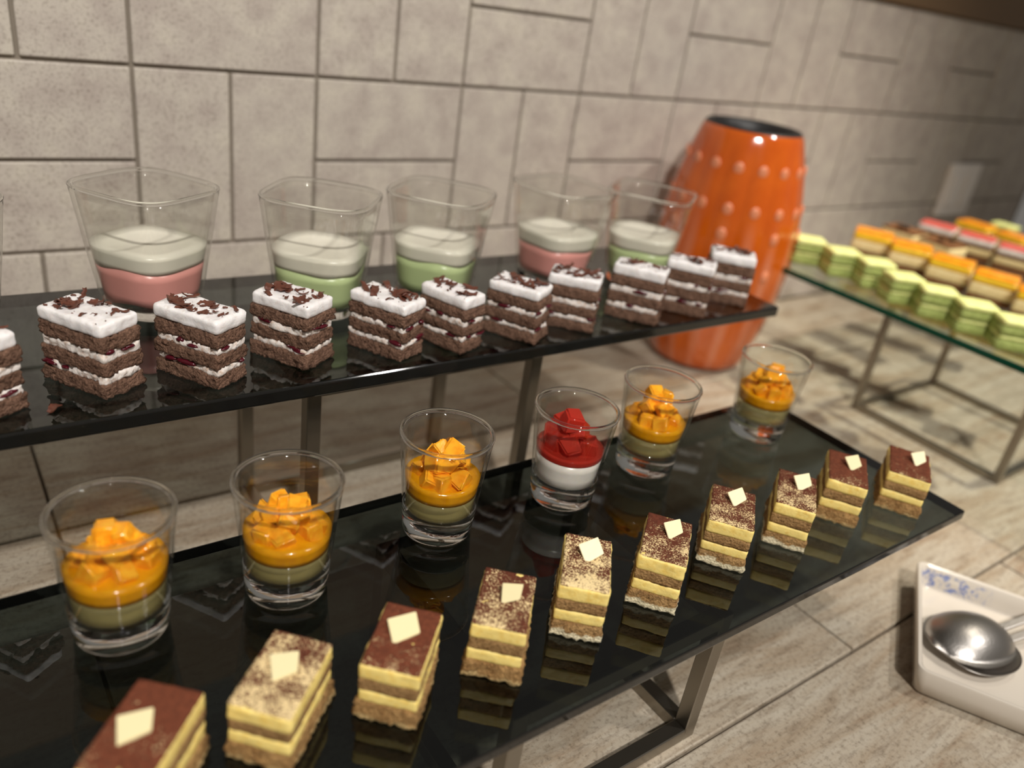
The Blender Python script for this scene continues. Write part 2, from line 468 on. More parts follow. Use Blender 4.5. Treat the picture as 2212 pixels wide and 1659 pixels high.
# ------------------------------------------------------------------ orange vase
def build_vase():
    H = 0.288
    e = empty('vase', (0.783, 0.602, 0), 0.2, 'glossy orange fluted barrel vase with dark mouth by the wall', 'vase')
    def rad(z):
        t = z / H
        return 0.054 + 0.0275 * math.sin(math.pi * min(1, max(0, (t * 0.97 + 0.02)))) ** 0.9
    prof = [(0.0, 0.0), (0.048, 0.0), (rad(0.0), 0.005)]
    n = 34
    for i in range(1, n): prof.append((rad(H * i / n), H * i / n))
    prof += [(rad(H), H - 0.003), (rad(H) - 0.003, H), (rad(H) - 0.007, H - 0.003)]
    prof += [(rad(H) - 0.008, H - 0.02), (rad(H) * 0.9, H * 0.75), (0.0, H * 0.74)]
    NF = 16
    def fl(t, z):
        if z < 0.004: return 1.0
        k = min(1, z / 0.02) * min(1, max(0, (H - 0.006 - z)) / 0.03)
        return 1.0 + 0.020 * k * (abs(math.cos(t * NF / 2)) - 0.6)
    me = lathe('body', prof, 192, flute=fl)
    m, nt, out = new_mat('orange_glaze')
    v = coords(nt, 'Object'); s = sepxyz(nt, v)
    ang = math_n(nt, 'ARCTAN2', s[1], s[0])
    st = math_n(nt, 'ABSOLUTE', math_n(nt, 'COSINE', math_n(nt, 'MULTIPLY', ang, NF / 2.0)))
    low = math_n(nt, 'MULTIPLY', math_n(nt, 'SUBTRACT', 0.20, s[2]), 22.0, True)
    n1 = noise_tex(nt, v, 16, 2)
    f = math_n(nt, 'MULTIPLY', math_n(nt, 'MULTIPLY', math_n(nt, 'SUBTRACT', st, 0.72), 3.0, True), math_n(nt, 'MULTIPLY', low, n1))
    col = ramp(nt, noise_tex(nt, v, 30, 3), [(0.3, lin((186, 78, 8))), (0.7, lin((200, 92, 16)))])
    inside = math_n(nt, 'MULTIPLY', math_n(nt, 'SUBTRACT', math_n(nt, 'ADD', math_n(nt, 'MULTIPLY', s[0], s[0]), math_n(nt, 'MULTIPLY', s[1], s[1])), 0.0), 1.0)
    c = mixc(nt, f, col, lin((214, 142, 110)))
    principled(nt, out, c, 0.14, None, Coat_Weight=0.5, Coat_Roughness=0.05)
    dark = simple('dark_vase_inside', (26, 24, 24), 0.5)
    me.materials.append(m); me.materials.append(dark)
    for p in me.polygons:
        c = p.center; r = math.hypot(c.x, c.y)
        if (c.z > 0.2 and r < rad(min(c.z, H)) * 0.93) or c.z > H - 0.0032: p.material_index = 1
    link_mesh('body', me, None, e, True)
    dot = simple('pale_glaze_highlight', (218, 136, 98), 0.3)  # pale raised dots, some standing in for lamp highlights on the ribs
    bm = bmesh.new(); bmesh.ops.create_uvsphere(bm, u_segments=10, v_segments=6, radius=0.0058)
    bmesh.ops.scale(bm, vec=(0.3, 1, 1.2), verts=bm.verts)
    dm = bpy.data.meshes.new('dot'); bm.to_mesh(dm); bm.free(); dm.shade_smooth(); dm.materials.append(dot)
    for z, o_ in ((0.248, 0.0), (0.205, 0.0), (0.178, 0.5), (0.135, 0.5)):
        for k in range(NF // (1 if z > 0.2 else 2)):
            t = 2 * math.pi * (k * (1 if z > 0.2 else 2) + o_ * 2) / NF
            o = link_mesh('glaze_highlight_dot', dm, None, e); r = rad(z) * (1.008)
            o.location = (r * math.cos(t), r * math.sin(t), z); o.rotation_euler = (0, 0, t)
build_vase()

# ------------------------------------------------------------------ wall plate
wp = empty('wall_plate', (1.540, WY, 0.1715), 0, 'white rectangular socket plate on the tiled wall at right', 'wall plate')
pm = simple('white_plastic', (246, 238, 230), 0.4)
link_mesh('cover', box_me('cover', -0.054, 0.054, -0.010, -0.0006, -0.047, 0.047, 0.003, 2), pm, wp)
for s in (-1, 1):
    o = link_mesh('rocker', box_me('rocker', -0.017, 0.017, -0.0135, -0.0102, -0.028, 0.028, 0.0015, 2), pm, wp); o.location = (s * 0.024, 0, 0)

# ------------------------------------------------------------------ chocolate cream slices on the upper shelf
def shaving_mesh(i):
    rnd = random.Random(100 + i)
    L = rnd.uniform(0.0040, 0.0085); W = rnd.uniform(0.0014, 0.0034); curl = rnd.uniform(-1.6, 1.6); th = 0.00035
    nu, nv = 6, 2
    top = []
    for a in range(nu + 1):
        u = a / nu - 0.5
        ang = curl * u
        cx = (math.sin(ang) / curl * L) if abs(curl) > 0.05 else u * L
        cz = ((1 - math.cos(ang)) / curl * L) if abs(curl) > 0.05 else 0
        wv = W * (0.55 + 0.45 * math.cos(u * 2.4)) * rnd.uniform(0.75, 1.15)
        sh = rnd.uniform(-0.0004, 0.0004)
        for b in range(nv + 1):
            q = b / nv - 0.5
            top.append((cx, q * wv + sh, cz + abs(q) * 0.0006 + rnd.uniform(-1e-4, 1e-4)))
    n = len(top); verts = top + [(x, y, z - th) for x, y, z in top]
    zmin = min(v[2] for v in verts); verts = [(x, y, z - zmin) for x, y, z in verts]
    faces = []
    w = nv + 1
    for a in range(nu):
        for b in range(nv):
            i0 = a * w + b
            faces.append((i0, i0 + w, i0 + w + 1, i0 + 1)); faces.append((n + i0, n + i0 + 1, n + i0 + w + 1, n + i0 + w))
    rim = [b for b in range(w)] + [a * w + nv for a in range(1, nu + 1)] + [nu * w + b for b in range(nv - 1, -1, -1)] + [a * w for a in range(nu - 1, 0, -1)]
    for k in range(len(rim)):
        a, b = rim[k], rim[(k + 1) % len(rim)]
        faces.append((a, b, n + b, n + a))
    me = mesh('chocolate_shaving', verts, faces); me.materials.append(MAT['shaving']); return me
SHAV = [shaving_mesh(i) for i in range(10)]
def blob(name, r, seed, squash=(1, 1, 1), mat=None):
    bm = bmesh.new(); bmesh.ops.create_icosphere(bm, subdivisions=2, radius=r)
    for v in bm.verts:
        v.co *= 1 + 0.35 * noise.noise(v.co * (0.9 / r) + Vector((seed, seed * 2, 0)))
    bmesh.ops.scale(bm, vec=squash, verts=bm.verts)
    me = bpy.data.meshes.new(name); bm.to_mesh(me); bm.free(); me.shade_smooth()
    if mat: me.materials.append(mat)
    return me
CHERRY = [blob('cherry_piece', 0.0024, i * 3.7, (1.7, 0.7, 0.62), MAT['cherry']) for i in range(4)]

def forest_slice(x, y, rz, w, l, h, seed, label, nshav=16, step=0.0016):
    rnd = random.Random(seed)
    e = empty('cake_slice', (x, y, Z2 + 0.0004), rz, label, 'cake slice', 'chocolate cream slices on the upper shelf')
    fr = [0.205, 0.10, 0.185, 0.115, 0.20, 0.195]
    fr = [f * rnd.uniform(0.88, 1.12) for f in fr]; s = sum(fr); fr = [f / s * h for f in fr]
    z = 0.0
    for k, t in enumerate(fr):
        dw, dl = rnd.uniform(-0.0008, 0.0006), rnd.uniform(-0.0008, 0.0006)
        if k == 5:
            me = rough_box('top_cream', w + dw - 0.0004, l + dl - 0.0004, z, z + t, 0.00045, 260, step, 0.0020, seed + k, 0.0011)
            o = link_mesh('top_cream', me, MAT['whip'], e); ztop = z + t
        elif k % 2 == 0:
            me = rough_box('sponge_layer', w + dw, l + dl, z, z + t + 0.0002, 0.0016, 520, step, 0.0008, seed * 7 + k, 0.0011, taper=0.02 if k == 0 else 0.0)
            link_mesh('sponge_layer', me, MAT['choc_sponge'], e)
        else:
            me = rough_box('cream_layer', w + dw - 0.0012, l + dl - 0.0012, z - 0.0003, z + t + 0.0003, 0.0012, 420, step, 0.0010, seed * 5 + k, 0.0016)
            link_mesh('cream_layer', me, MAT['whip_fill'], e)
            for _ in range(3):
                o = link_mesh('cherry_piece', rnd.choice(CHERRY), None, e)
                if rnd.random() < 0.5: o.location = (-w / 2 + 0.0006, rnd.uniform(-l * .42, l * .42), z + t * rnd.uniform(0.5, 1.1)); o.rotation_euler = (0, 0, 1.57 + rnd.uniform(-.2, .2))
                else: o.location = (rnd.uniform(-w * .4, w * .4), -l / 2 + 0.0006, z + t * rnd.uniform(0.5, 1.1)); o.rotation_euler = (0, 0, rnd.uniform(-.2, .2))
                o.scale = (rnd.uniform(.5, 1.5), rnd.uniform(.7, 1.2), rnd.uniform(.5, 1.1))
        z += t
    for k in range(nshav):
        o = link_mesh('chocolate_shaving', rnd.choice(SHAV), None, e)
        o.location = (rnd.uniform(-w * .40, w * .40), rnd.uniform(-l * .43, l * .41), ztop - 0.0001 + rnd.uniform(0, 0.0007))
        o.rotation_euler = (rnd.uniform(-.35, .35), rnd.uniform(-.3, .3), rnd.uniform(0, 6.28))
        sc = rnd.choice((0.5, 0.7, 0.9, 1.1, 1.4, 1.8)) * rnd.uniform(.85, 1.15); o.scale = (sc, sc, sc)
    # fine chocolate crumbs
    vs, fs = [], []
    for k in range(26):
        cx, cy = rnd.uniform(-w * .46, w * .46), rnd.uniform(-l * .46, l * .46); a = rnd.uniform(0, 6.28); q = rnd.uniform(.0003, .0008)
        b = len(vs); zz = ztop + 0.0001
        for m_ in range(3): vs.append((cx + q * math.cos(a + m_ * 2.1) * (1.6 if m_ == 0 else 0.8), cy + q * math.sin(a + m_ * 2.1), zz))
        vs.append((cx, cy, zz + q * 0.8)); vs.append((cx, cy, zz - 0.0006))
        for m_ in range(3): fs.append((b + m_, b + (m_ + 1) % 3, b + 3)); fs.append((b + (m_ + 1) % 3, b + m_, b + 4))
    o = link_mesh('chocolate_crumbs', mesh('chocolate_crumbs', vs, fs), MAT['shaving'], e); o['kind'] = 'stuff'
    return e
ROT = math.radians
FOREST = [
 (0.0075, 0.423, 33, .0255, .0430, .0410, 'chocolate cream slice cut off by the left edge of the photo'),
 (0.0635, 0.4302, 32.7, .0255, .0433, .0415, 'tall chocolate cream slice in front of the large pink dessert glass, left one'),
 (0.1170, 0.4210, 32.7, .0240, .0432, .0405, 'chocolate cream slice with big shaving clump, just right below the large pink glass'),
 (0.1729, 0.4281, 31.7, .0275, .0405, .0398, 'chocolate cream slice in front of the leftmost green dessert glass'),
 (0.2317, 0.4192, 28.0, .0248, .0415, .0372, 'chocolate cream slice standing between the first two green dessert glasses'),
 (0.2770, 0.4140, 19.9, .0225, .0385, .0390, 'chocolate cream slice leaning beside its left neighbour, before the second green glass'),
 (0.3320, 0.4137, 30.9, .0255, .0402, .0383, 'chocolate cream slice left of the smaller pink dessert glass'),
 (0.3829, 0.4150, 42.7, .0248, .0384, .0405, 'chocolate cream slice with heavy shavings before the smaller pink glass'),
 (0.4454, 0.4109, 36.0, .0225, .0410, .0430, 'chocolate cream slice third from the right end of the upper shelf'),
 (0.5011, 0.4097, 37.5, .0241, .0380, .0435, 'chocolate cream slice second from the right end of the upper shelf'),
 (0.5620, 0.4180, 44.0, .0251, .0388, .0435, 'chocolate cream slice at the right end of the upper shelf before the orange vase'),
]
for i, (x, y, a, w, l, h, lab) in enumerate(FOREST):
    forest_slice(x, y, ROT(a), w, l, h, 11 + i * 3, lab, 27 if i < 8 else 12, 0.0014 if i < 5 else 0.002)
cr = link_mesh('chocolate_shaving', shaving_mesh(31)); cr.location = (0.040, 0.4045, Z2 + 0.0003); cr.rotation_euler = (0, 0, 0.9); cr.scale = (1.6, 1.6, 1.4)
tag(cr, 'fallen chocolate shaving on the upper glass between the two leftmost slices', 'chocolate')

# ------------------------------------------------------------------ tiramisu slices on the lower shelf
def white_plate_mesh(i):
    rnd = random.Random(300 + i)
    L, W, t = rnd.uniform(0.0115, 0.013), rnd.uniform(0.0095, 0.0115), 0.0016
    sk = rnd.uniform(0.0020, 0.0045)
    pts = [(-L / 2, -W / 2 + sk * .3), (L / 2 - sk, -W / 2), (L / 2, W / 2 - sk), (-L / 2 + sk, W / 2)]
    bm = bmesh.new()
    vs = [bm.verts.new((x, y, 0)) for x, y in pts] + [bm.verts.new((x, y, t)) for x, y in pts]
    bm.faces.new(vs[3::-1]); bm.faces.new(vs[4:])
    for k in range(4): bm.faces.new((vs[k], vs[(k + 1) % 4], vs[4 + (k + 1) % 4], vs[4 + k]))
    bmesh.ops.bevel(bm, geom=bm.edges[:], offset=0.00025, segments=2, affect='EDGES')
    me = bpy.data.meshes.new('white_chocolate_piece'); bm.to_mesh(me); bm.free(); me.materials.append(MAT['white_choc']); return me
def tiramisu(x, y, rz, w, l, h, seed, dust, base, label, tilt, pz, px=0.0, py=0.003, step=0.0015, ps=1.0):
    rnd = random.Random(seed)
    e = empty('tiramisu_slice', (x, y, Z1 + 0.0004), rz, label, 'cake slice', 'tiramisu slices on the lower shelf')
    fr = [0.285, 0.205, 0.215, 0.255]; fr = [f * rnd.uniform(0.92, 1.08) for f in fr]; s = sum(fr); hh = h - 0.0009
    fr = [f / s * hh for f in fr]; z = 0
    for k, t in enumerate(fr):
        dw, dl = rnd.uniform(-.0004, .0004), rnd.uniform(-.0004, .0004)
        if k == 0:
            me = rough_box('sponge_base', w + .0008, l + .0008, z, z + t + .0002, 0.0014, 520, step, 0.0008, seed + 1, 0.0010, taper=0.05)
            link_mesh('sponge_base', me, MAT[base], e)
        elif k == 2:
            me = rough_box('sponge_layer', w + dw, l + dl, z, z + t + .0002, 0.0004, 520, step, 0.0007, seed + 5, 0.0005)
            link_mesh('sponge_layer', me, MAT['coffee_sponge'], e)
        else:
            me = rough_box('cream_layer', w + dw + .0003, l + dl + .0003, z - .0002, z + t + .0001, 0.0003, 300, step, 0.0011, seed + 9 + k, 0.0006)
            link_mesh('cream_layer', me, MAT['custard'], e)
        z += t
    me = rough_box('cocoa_dusting', w - .0004, l - .0006, z - 0.0004, z + 0.0007, 0.0003, 700, step, 0.0006, seed + 20, 0.0003)
    link_mesh('cocoa_dusting', me, MAT[dust], e)
    o = link_mesh('white_chocolate_piece', white_plate_mesh(seed), None, e); o.scale = (ps, ps, 1)
    # lean the plate on the top face; tilt turns its face towards the buffet front
    o.rotation_mode = 'ZXY'
    o.rotation_euler = (tilt, 0.0, pz)
    o.location = (px, py, z + 0.0005 + abs(math.sin(tilt)) * 0.0050)
    return e
TIRA = [
 (0.0361, 0.2199, -42.9, .0262, .0405, .0320, 'cocoa_full', 'brown_base', 'nearest tiramisu slice in the bottom left corner of the photo', 0.10, 0.9, -.003, .000),
 (0.0892, 0.2243, -46.3, .0262, .0410, .0290, 'cocoa_light', 'brown_base', 'tiramisu slice half bare of cocoa on one side, second from the left', 0.12, 0.95, -.001, .003),
 (0.1400, 0.2181, -44.5, .0258, .0385, .0302, 'cocoa_full', 'brown_base', 'tiramisu slice with smooth unbroken cocoa top, third from the left', 0.35, 0.75, -.001, .004),
 (0.1936, 0.2174, -43.2, .0255, .0398, .0308, 'cocoa_mid', 'brown_base', 'tiramisu slice with its white chocolate piece nearly upright, fourth from left', 1.05, 0.55, .002, .001),
 (0.2464, 0.2205, -42.7, .0246, .0425, .0313, 'cocoa_light', 'pale_base', 'tiramisu slice with heavily speckled top and ragged pale base, fifth from left', 0.75, 0.75, .001, .006),
 (0.2993, 0.2159, -51.0, .0251, .0411, .0318, 'cocoa_mid', 'pale_base', 'tiramisu slice with frayed white base edge, fifth from the right', 0.75, 0.85, .002, .006),
 (0.3626, 0.2226, -51.7, .0262, .0407, .0298, 'cocoa_mid', 'pale_base', 'tiramisu slice fourth from the right with lozenge-shaped white chocolate', 0.8, 0.9, .001, .006),
 (0.4168, 0.2167, -54.9, .0240, .0430, .0302, 'cocoa_mid', 'pale_base', 'tiramisu slice third from the right end of the lower shelf', 0.8, 0.85, .002, .006),
 (0.4740, 0.2178, -55.7, .0251, .0425, .0308, 'cocoa_full', 'brown_base', 'tiramisu slice second from the right end of the lower shelf', 0.7, 0.9, .002, .004),
 (0.5283, 0.2037, -59.0, .0268, .0413, .0296, 'cocoa_full', 'brown_base', 'tiramisu slice at the right end of the lower shelf near the corner', 0.85, 0.95, .004, .004),
]
for i, t in enumerate(TIRA):
    tiramisu(t[0], t[1], ROT(t[2]), t[3], t[4], t[5], 40 + i * 7, t[6], t[7], t[8], t[9], t[10], t[11], t[12], 0.0013 if i < 6 else 0.0018, 1.3 if i < 3 else 1.0)

# ------------------------------------------------------------------ shot glasses
GH, GR, GB, BASE = 0.0648, 0.0261, 0.0200, 0.0165
def g_out(z): return GB + (GR - GB) * (z / GH) ** 1.15
WALL = 0.0019
def shot_wall_mesh():
    prof = []
    n = 14
    for i in range(n + 1):
        z = BASE + (GH - 0.0026 - BASE) * i / n; prof.append((g_out(z), z))
    for i in range(n, -1, -1):
        z = BASE + (GH - 0.0026 - BASE) * i / n; prof.append((g_out(z) - WALL, z))
    me = lathe('glass_wall', prof, 56, close=True); me.shade_smooth(); me.materials.append(MAT['glass']); return me
def shot_base_mesh():
    prof = [(0, 0.0012), (GB - 0.005, 0.0008), (GB - 0.0018, 0.0), (GB - 0.0006, 0.0006), (g_out(.0025), 0.0025)]
    for z in (0.006, 0.010, 0.0135, BASE - 0.0002): prof.append((g_out(z) - 0.00002, z))
    prof += [(g_out(BASE) - WALL, BASE - 0.0002), (g_out(BASE) - WALL - 0.003, BASE - 0.0016), (0.008, BASE - 0.0032), (0, BASE - 0.0036)]
    me = lathe('glass_base', prof, 56); smooth_angle(me, 50); me.materials.append(MAT['solid']); return me
def ring_mesh(rc, zc, a, b, expo=2.0, seg=72):
    prof = [(rc + a * math.cos(t), zc + b * math.sin(t)) for t in [2 * math.pi * k / 10 for k in range(10)]]
    me = lathe('rim', prof, seg, [expo] * 10, close=True); me.shade_smooth(); me.materials.append(MAT['solid']); return me
SW, SB = shot_wall_mesh(), shot_base_mesh()
SR = ring_mesh(g_out(GH - .0013) - WALL / 2, GH - 0.0012, 0.0013, 0.0013)
def fill_mesh(name, z0, z1, mat, dome=0.0, wob=0.0, seed=0, low=0.0):
    gi = lambda z: g_out(z) - WALL - 0.00015
    prof = [(0, z0 - low), (gi(z0) * 0.6, z0 - low * 0.7), (gi(z0), z0)]
    for k in range(1, 4):
        z = z0 + (z1 - z0) * k / 3; prof.append((gi(z), z))
    prof += [(gi(z1) * 0.85, z1 - 0.0006 + dome * 0.1), (gi(z1) * 0.5, z1 - 0.0006 + dome * 0.6), (0, z1 - 0.0006 + dome)]
    me = lathe(name, prof, 40)
    if wob:
        for v in me.vertices:
            if v.co.z > z0 + 0.7 * (z1 - z0): v.co.z += wob * noise.noise(Vector((v.co.x * 140, v.co.y * 140, seed)))
    me.shade_smooth(); me.materials.append(mat); return me
def chunk_mesh(name, s, seed, mat, jag=0.18):
    rnd = random.Random(seed)
    bm = bmesh.new(); bmesh.ops.create_cube(bm, size=s)
    for v in bm.verts:
        v.co = Vector([c * rnd.uniform(0.75, 1.2) + rnd.uniform(-jag, jag) * s * 0.5 for c in v.co])
    bmesh.ops.bevel(bm, geom=bm.edges[:], offset=s * 0.10, segments=3, affect='EDGES')
    me = bpy.data.meshes.new(name); bm.to_mesh(me); bm.free(); smooth_angle(me, 60); me.materials.append(mat); return me
MANGO = [chunk_mesh('mango_cube', 0.0098, 500 + i, MAT['mango']) for i in range(6)]
REDJ = [chunk_mesh('red_jelly_cube', 0.0115, 600 + i, MAT['red_jelly'], 0.1) for i in range(4)]
def shot(x, y, kind, seed, label, top=0.0):
    rnd = random.Random(seed)
    e = empty('dessert_shot_glass', (x, y, Z1 + 0.0003), rnd.uniform(0, 6), label, 'dessert glass', 'dessert shot glasses on the lower shelf')
    link_mesh('glass_wall', SW, None, e); link_mesh('rim', SR, None, e); link_mesh('glass_base', SB, None, e)
    if kind == 'mango':
        zj = 0.0280 + rnd.uniform(-.001, .001); zp = zj + 0.0090
        link_mesh('clear_jelly', fill_mesh('clear_jelly', BASE + 0.0003, zj - 0.0002, MAT['clear_jelly'], low=0.003), None, e)
        link_mesh('mango_puree', fill_mesh('mango_puree', zj, zp, MAT['puree'], 0.002, 0.0012, seed), None, e)
        z = zp
        spots = [(0.0125 * math.cos(a), 0.0125 * math.sin(a), z + 0.0020) for a in [rnd.uniform(0, .6) + k * 2 * math.pi / 7 for k in range(7)]]
        spots += [(0.0068 * math.cos(a), 0.0068 * math.sin(a), z + 0.0085 + top * .4) for a in [rnd.uniform(0, .5) + seed + k * 2 * math.pi / 5 for k in range(5)]]
        spots += [(0.0042 * math.cos(a), 0.0042 * math.sin(a), z + 0.0135 + top) for a in [rnd.uniform(0, 3) + k * 2 * math.pi / 2 for k in range(2)]]
        for p in spots:
            o = link_mesh('mango_cube', rnd.choice(MANGO), None, e); o.location = p
            o.rotation_euler = [rnd.uniform(0, 3) for _ in range(3)]; s = rnd.uniform(0.82, 1.1); o.scale = (s, s, s * rnd.uniform(.8, 1.1))
    else:
        link_mesh('white_panna_cotta', fill_mesh('white_panna_cotta', BASE + 0.0003, 0.0335, MAT['panna'], low=0.003), None, e)
        link_mesh('red_jelly', fill_mesh('red_jelly', 0.0337, 0.0375, MAT['red_jelly'], 0.001), None, e)
        spots = [(-0.009, -0.006, .041), (0.008, -0.007, .0415), (0.0, 0.010, .041), (0.010, 0.006, .042), (-0.009, .006, .042), (-0.003, -0.002, .049), (0.006, 0.002, .049), (-.001, .003, .0555)]
        for p in spots:
            o = link_mesh('red_jelly_cube', rnd.choice(REDJ), None, e); o.location = p
            o.rotation_euler = [rnd.uniform(0, 3) for _ in range(3)]
    return e
shot(0.0463, 0.3080, 'mango', 1, 'mango jelly shot glass nearest the left edge of the photo')
shot(0.1214, 0.3019, 'mango', 22, 'mango jelly shot glass, second from the left', -0.0015)
shot(0.2147, 0.3113, 'mango', 3, 'mango jelly shot glass with peaked cubes, left of the red one', 0.004)
shot(0.3039, 0.3069, 'red', 4, 'shot glass of white panna cotta topped with red jelly cubes')
shot(0.3830, 0.3123, 'mango', 5, 'mango jelly shot glass just right of the red one', 0.003)
shot(0.5045, 0.3120, 'mango', 6, 'mango jelly shot glass farthest right, at the shelf end', 0.001)

# ------------------------------------------------------------------ square dessert glasses on the upper shelf
TGH, TR, TB, TWALL, TBASE = 0.081, 0.0365, 0.0265, 0.0024, 0.0075
def t_out(z): return TB + (TR - TB) * (z / TGH) ** 0.85
def t_exp(z): return 2.6 + 1.2 * (z / TGH)
def tall_wall():
    n = 16; prof, ex = [], []
    for i in range(n + 1):
        z = TBASE + (TGH - 0.0026 - TBASE) * i / n; prof.append((t_out(z), z)); ex.append(t_exp(z))
    for i in range(n, -1, -1):
        z = TBASE + (TGH - 0.0026 - TBASE) * i / n; prof.append((t_out(z) - TWALL, z)); ex.append(t_exp(z))
    me = lathe('glass_wall', prof, 96, ex, close=True); me.shade_smooth(); me.materials.append(MAT['glass']); return me
def tall_base():
    prof = [(0, 0.0008), (TB - .006, .0006), (TB - .0025, 0), (TB - .0008, .0008), (t_out(.003), .003), (t_out(TBASE) - .00002, TBASE - .0002), (t_out(TBASE) - TWALL - .0002, TBASE - .0002), (0, TBASE - .0006)]
    me = lathe('glass_base', prof, 96, [t_exp(z) for r, z in prof]); smooth_angle(me, 50); me.materials.append(MAT['solid']); return me
def tall_fill(name, z0, z1, mat, wob=0.0, seed=0):
    prof = [(0, z0), (t_out(z0) - TWALL - .0002, z0)]
    for k in range(1, 5):
        z = z0 + (z1 - z0) * k / 4; prof.append((t_out(z) - TWALL - .0002, z))
    prof += [((t_out(z1) - TWALL) * .7, z1 - .0006), (0, z1 - .0008)]
    me = lathe(name, prof, 64, [t_exp(z) for r, z in prof])
    for v in me.vertices:
        if wob: 
            edge = 1.0 if (v.co.z > z1 - 0.002 or v.co.z < z0 + 0.0004) else 0
            v.co.z += edge * wob * (0.35 if v.co.z > z1 - 0.002 and name.startswith('white') else 1.0) * noise.noise(Vector((v.co.x * 45, v.co.y * 45, seed)))
    me.shade_smooth(); me.materials.append(mat); return me
TW, TBm = tall_wall(), tall_base()
TRm = ring_mesh(t_out(TGH - .0013) - TWALL / 2, TGH - 0.0012, 0.0014, 0.0013, t_exp(TGH), 96)
CRUMB = [blob('cookie_crumb', 0.0042, 60 + i, (1.2, 1, .6), MAT['crumb']) for i in range(3)]
def tall(x, y, rz, flavour, seed, label):
    rnd = random.Random(seed)
    e = empty('dessert_glass', (x, y, Z2 + 0.0003), ROT(rz), label, 'dessert glass', 'square dessert glasses on the upper shelf')
    link_mesh('glass_wall', TW, None, e); link_mesh('rim', TRm, None, e); link_mesh('glass_base', TBm, None, e)
    zc = TBASE + 0.002; z1 = 0.0325; z2 = 0.0445
    for k in range(9):
        a = k * 2 * math.pi / 9 + rnd.uniform(-.2, .2); r = rnd.uniform(.6, .78) * (TB - TWALL)
        o = link_mesh('cookie_crumb', rnd.choice(CRUMB), None, e); o.location = (r * math.cos(a), r * math.sin(a), TBASE + 0.0024); o.rotation_euler = (0, 0, a); o.scale = (1, 1, rnd.uniform(.5, 1.1))
    m = MAT['pink_pudding'] if flavour == 'pink' else MAT['green_pudding']
    link_mesh('%s_pudding_layer' % flavour, tall_fill('%s_pudding' % flavour, zc, z1, m, 0.0030, seed), None, e)
    link_mesh('white_cream_layer', tall_fill('white_cream', z1 + .0002, z2, MAT['white_pudding'], 0.0030, seed), None, e)
tall(0.1160, 0.5235, 45 - 12, 'pink', 1, 'large square glass of pink and white pudding at the left')
tall(0.2191, 0.4950, -42, 'green', 2, 'square glass of green and white pudding next to the left pink one')
tall(0.3120, 0.4950, -50, 'green', 3, 'square glass of green and white pudding in the middle')
tall(0.4330, 0.5020, 8, 'pink', 4, 'square glass of pink and white pudding near the orange vase')
tall(0.5140, 0.4800, -55, 'green', 5, 'square glass of green and white pudding in front of the orange vase')
tall(0.0010, 0.5200, 10, 'green', 6, 'square glass of green pudding cut off by the left edge')

# ------------------------------------------------------------------ small cakes on the clear shelf
MAT['green_cake'] = sponge('pandan_sponge', (196, 208, 124), (164, 180, 92))
MAT['green_top'] = cream('pale_green_cream', (226, 228, 150), (206, 216, 124), 0.5)
MAT['cheese'] = cream('cheesecake', (236, 214, 158), (220, 190, 130), 0.6)
MAT['mango_glaze'] = wet('mango_glaze', (250, 168, 24), (238, 120, 10), 0.1, 0.12)
MAT['yellow_side'] = wet('yellow_mousse', (255, 208, 50), (250, 196, 40), 0.1, 0.25)
MAT['pink_glaze'] = wet('pink_glaze', (226, 104, 92), (214, 90, 78), 0.1, 0.15)
MAT['brown_cake'] = sponge('brown_sponge', (150, 104, 68), (116, 78, 48))
def small_cake(x, y, rz, kind, seed, label):
    rnd = random.Random(seed)
    e = empty('small_cake', (x, y, Z3 + 0.0004), ROT(rz), label, 'cake', 'small square cakes on the clear shelf')
    e.scale = (1.14, 1.14, 1.06)
    def lay(nm, w, l, a, b, mat, amp=0.0005):
        link_mesh(nm, rough_box(nm, w, l, a, b, amp, 300, 0.004, 0.0016, seed), MAT[mat], e)
    if kind == 'green':
        lay('sponge_layer', .026, .031, 0, .010, 'green_cake', .0009); lay('cream_layer', .0254, .0303, .010, .0135, 'green_top')
        lay('sponge_layer', .026, .031, .0135, .0225, 'green_cake', .0009); lay('top_cream', .0258, .0308, .0225, .028, 'green_top')
    elif kind == 'mango':
        lay('sponge_base', .036, .041, 0, .007, 'brown_cake'); lay('cheesecake', .0358, .0408, .007, .0195, 'cheese'); lay('yellow_mousse', .0356, .0406, .0195, .0275, 'yellow_side', .0002); lay('mango_glaze', .035, .040, .0275, .0292, 'mango_glaze', .0002)
    elif kind == 'pink':
        lay('sponge_base', .036, .041, 0, .008, 'brown_cake'); lay('cream_layer', .0358, .0408, .008, .016, 'cheese'); lay('sponge_layer', .0358, .0406, .016, .020, 'brown_cake'); lay('cream_layer', .0356, .0405, .020, .0275, 'whip_fill'); lay('pink_glaze', .035, .040, .0275, .0292, 'pink_glaze', .0002)
    else:
        lay('sponge_base', .036, .041, 0, .010, 'brown_cake'); lay('cream_layer', .0358, .0408, .010, .024, 'cheese'); lay('sponge_top', .0356, .0406, .024, .027, 'brown_cake')
        for k in range(2):
            o = link_mesh('chocolate_chip', rnd.choice(CRUMB), None, e); o.location = (rnd.uniform(-.008, .008), rnd.uniform(-.008, .008), .0285)
gpos = [(0.842, 0.527, 'green sponge cake at the far back corner of the clear shelf'), (0.846, 0.484, 'green sponge cake second from the back along the clear shelf edge'),
        (0.852, 0.445, 'green sponge cake third from the back along the clear shelf edge'), (0.836, 0.402, 'green sponge cake fourth from the back, above the steel leg'),
        (0.834, 0.362, 'green sponge cake fifth from the back along the clear shelf edge'), (0.834, 0.322, 'green sponge cake sixth from the back along the clear shelf edge'),
        (0.833, 0.281, 'green sponge cake nearest the front along the clear shelf edge, at photo edge')]
for i, (x, y, l) in enumerate(gpos): small_cake(x, y, 48 + random.uniform(-12, 12), 'green', 700 + i, l)
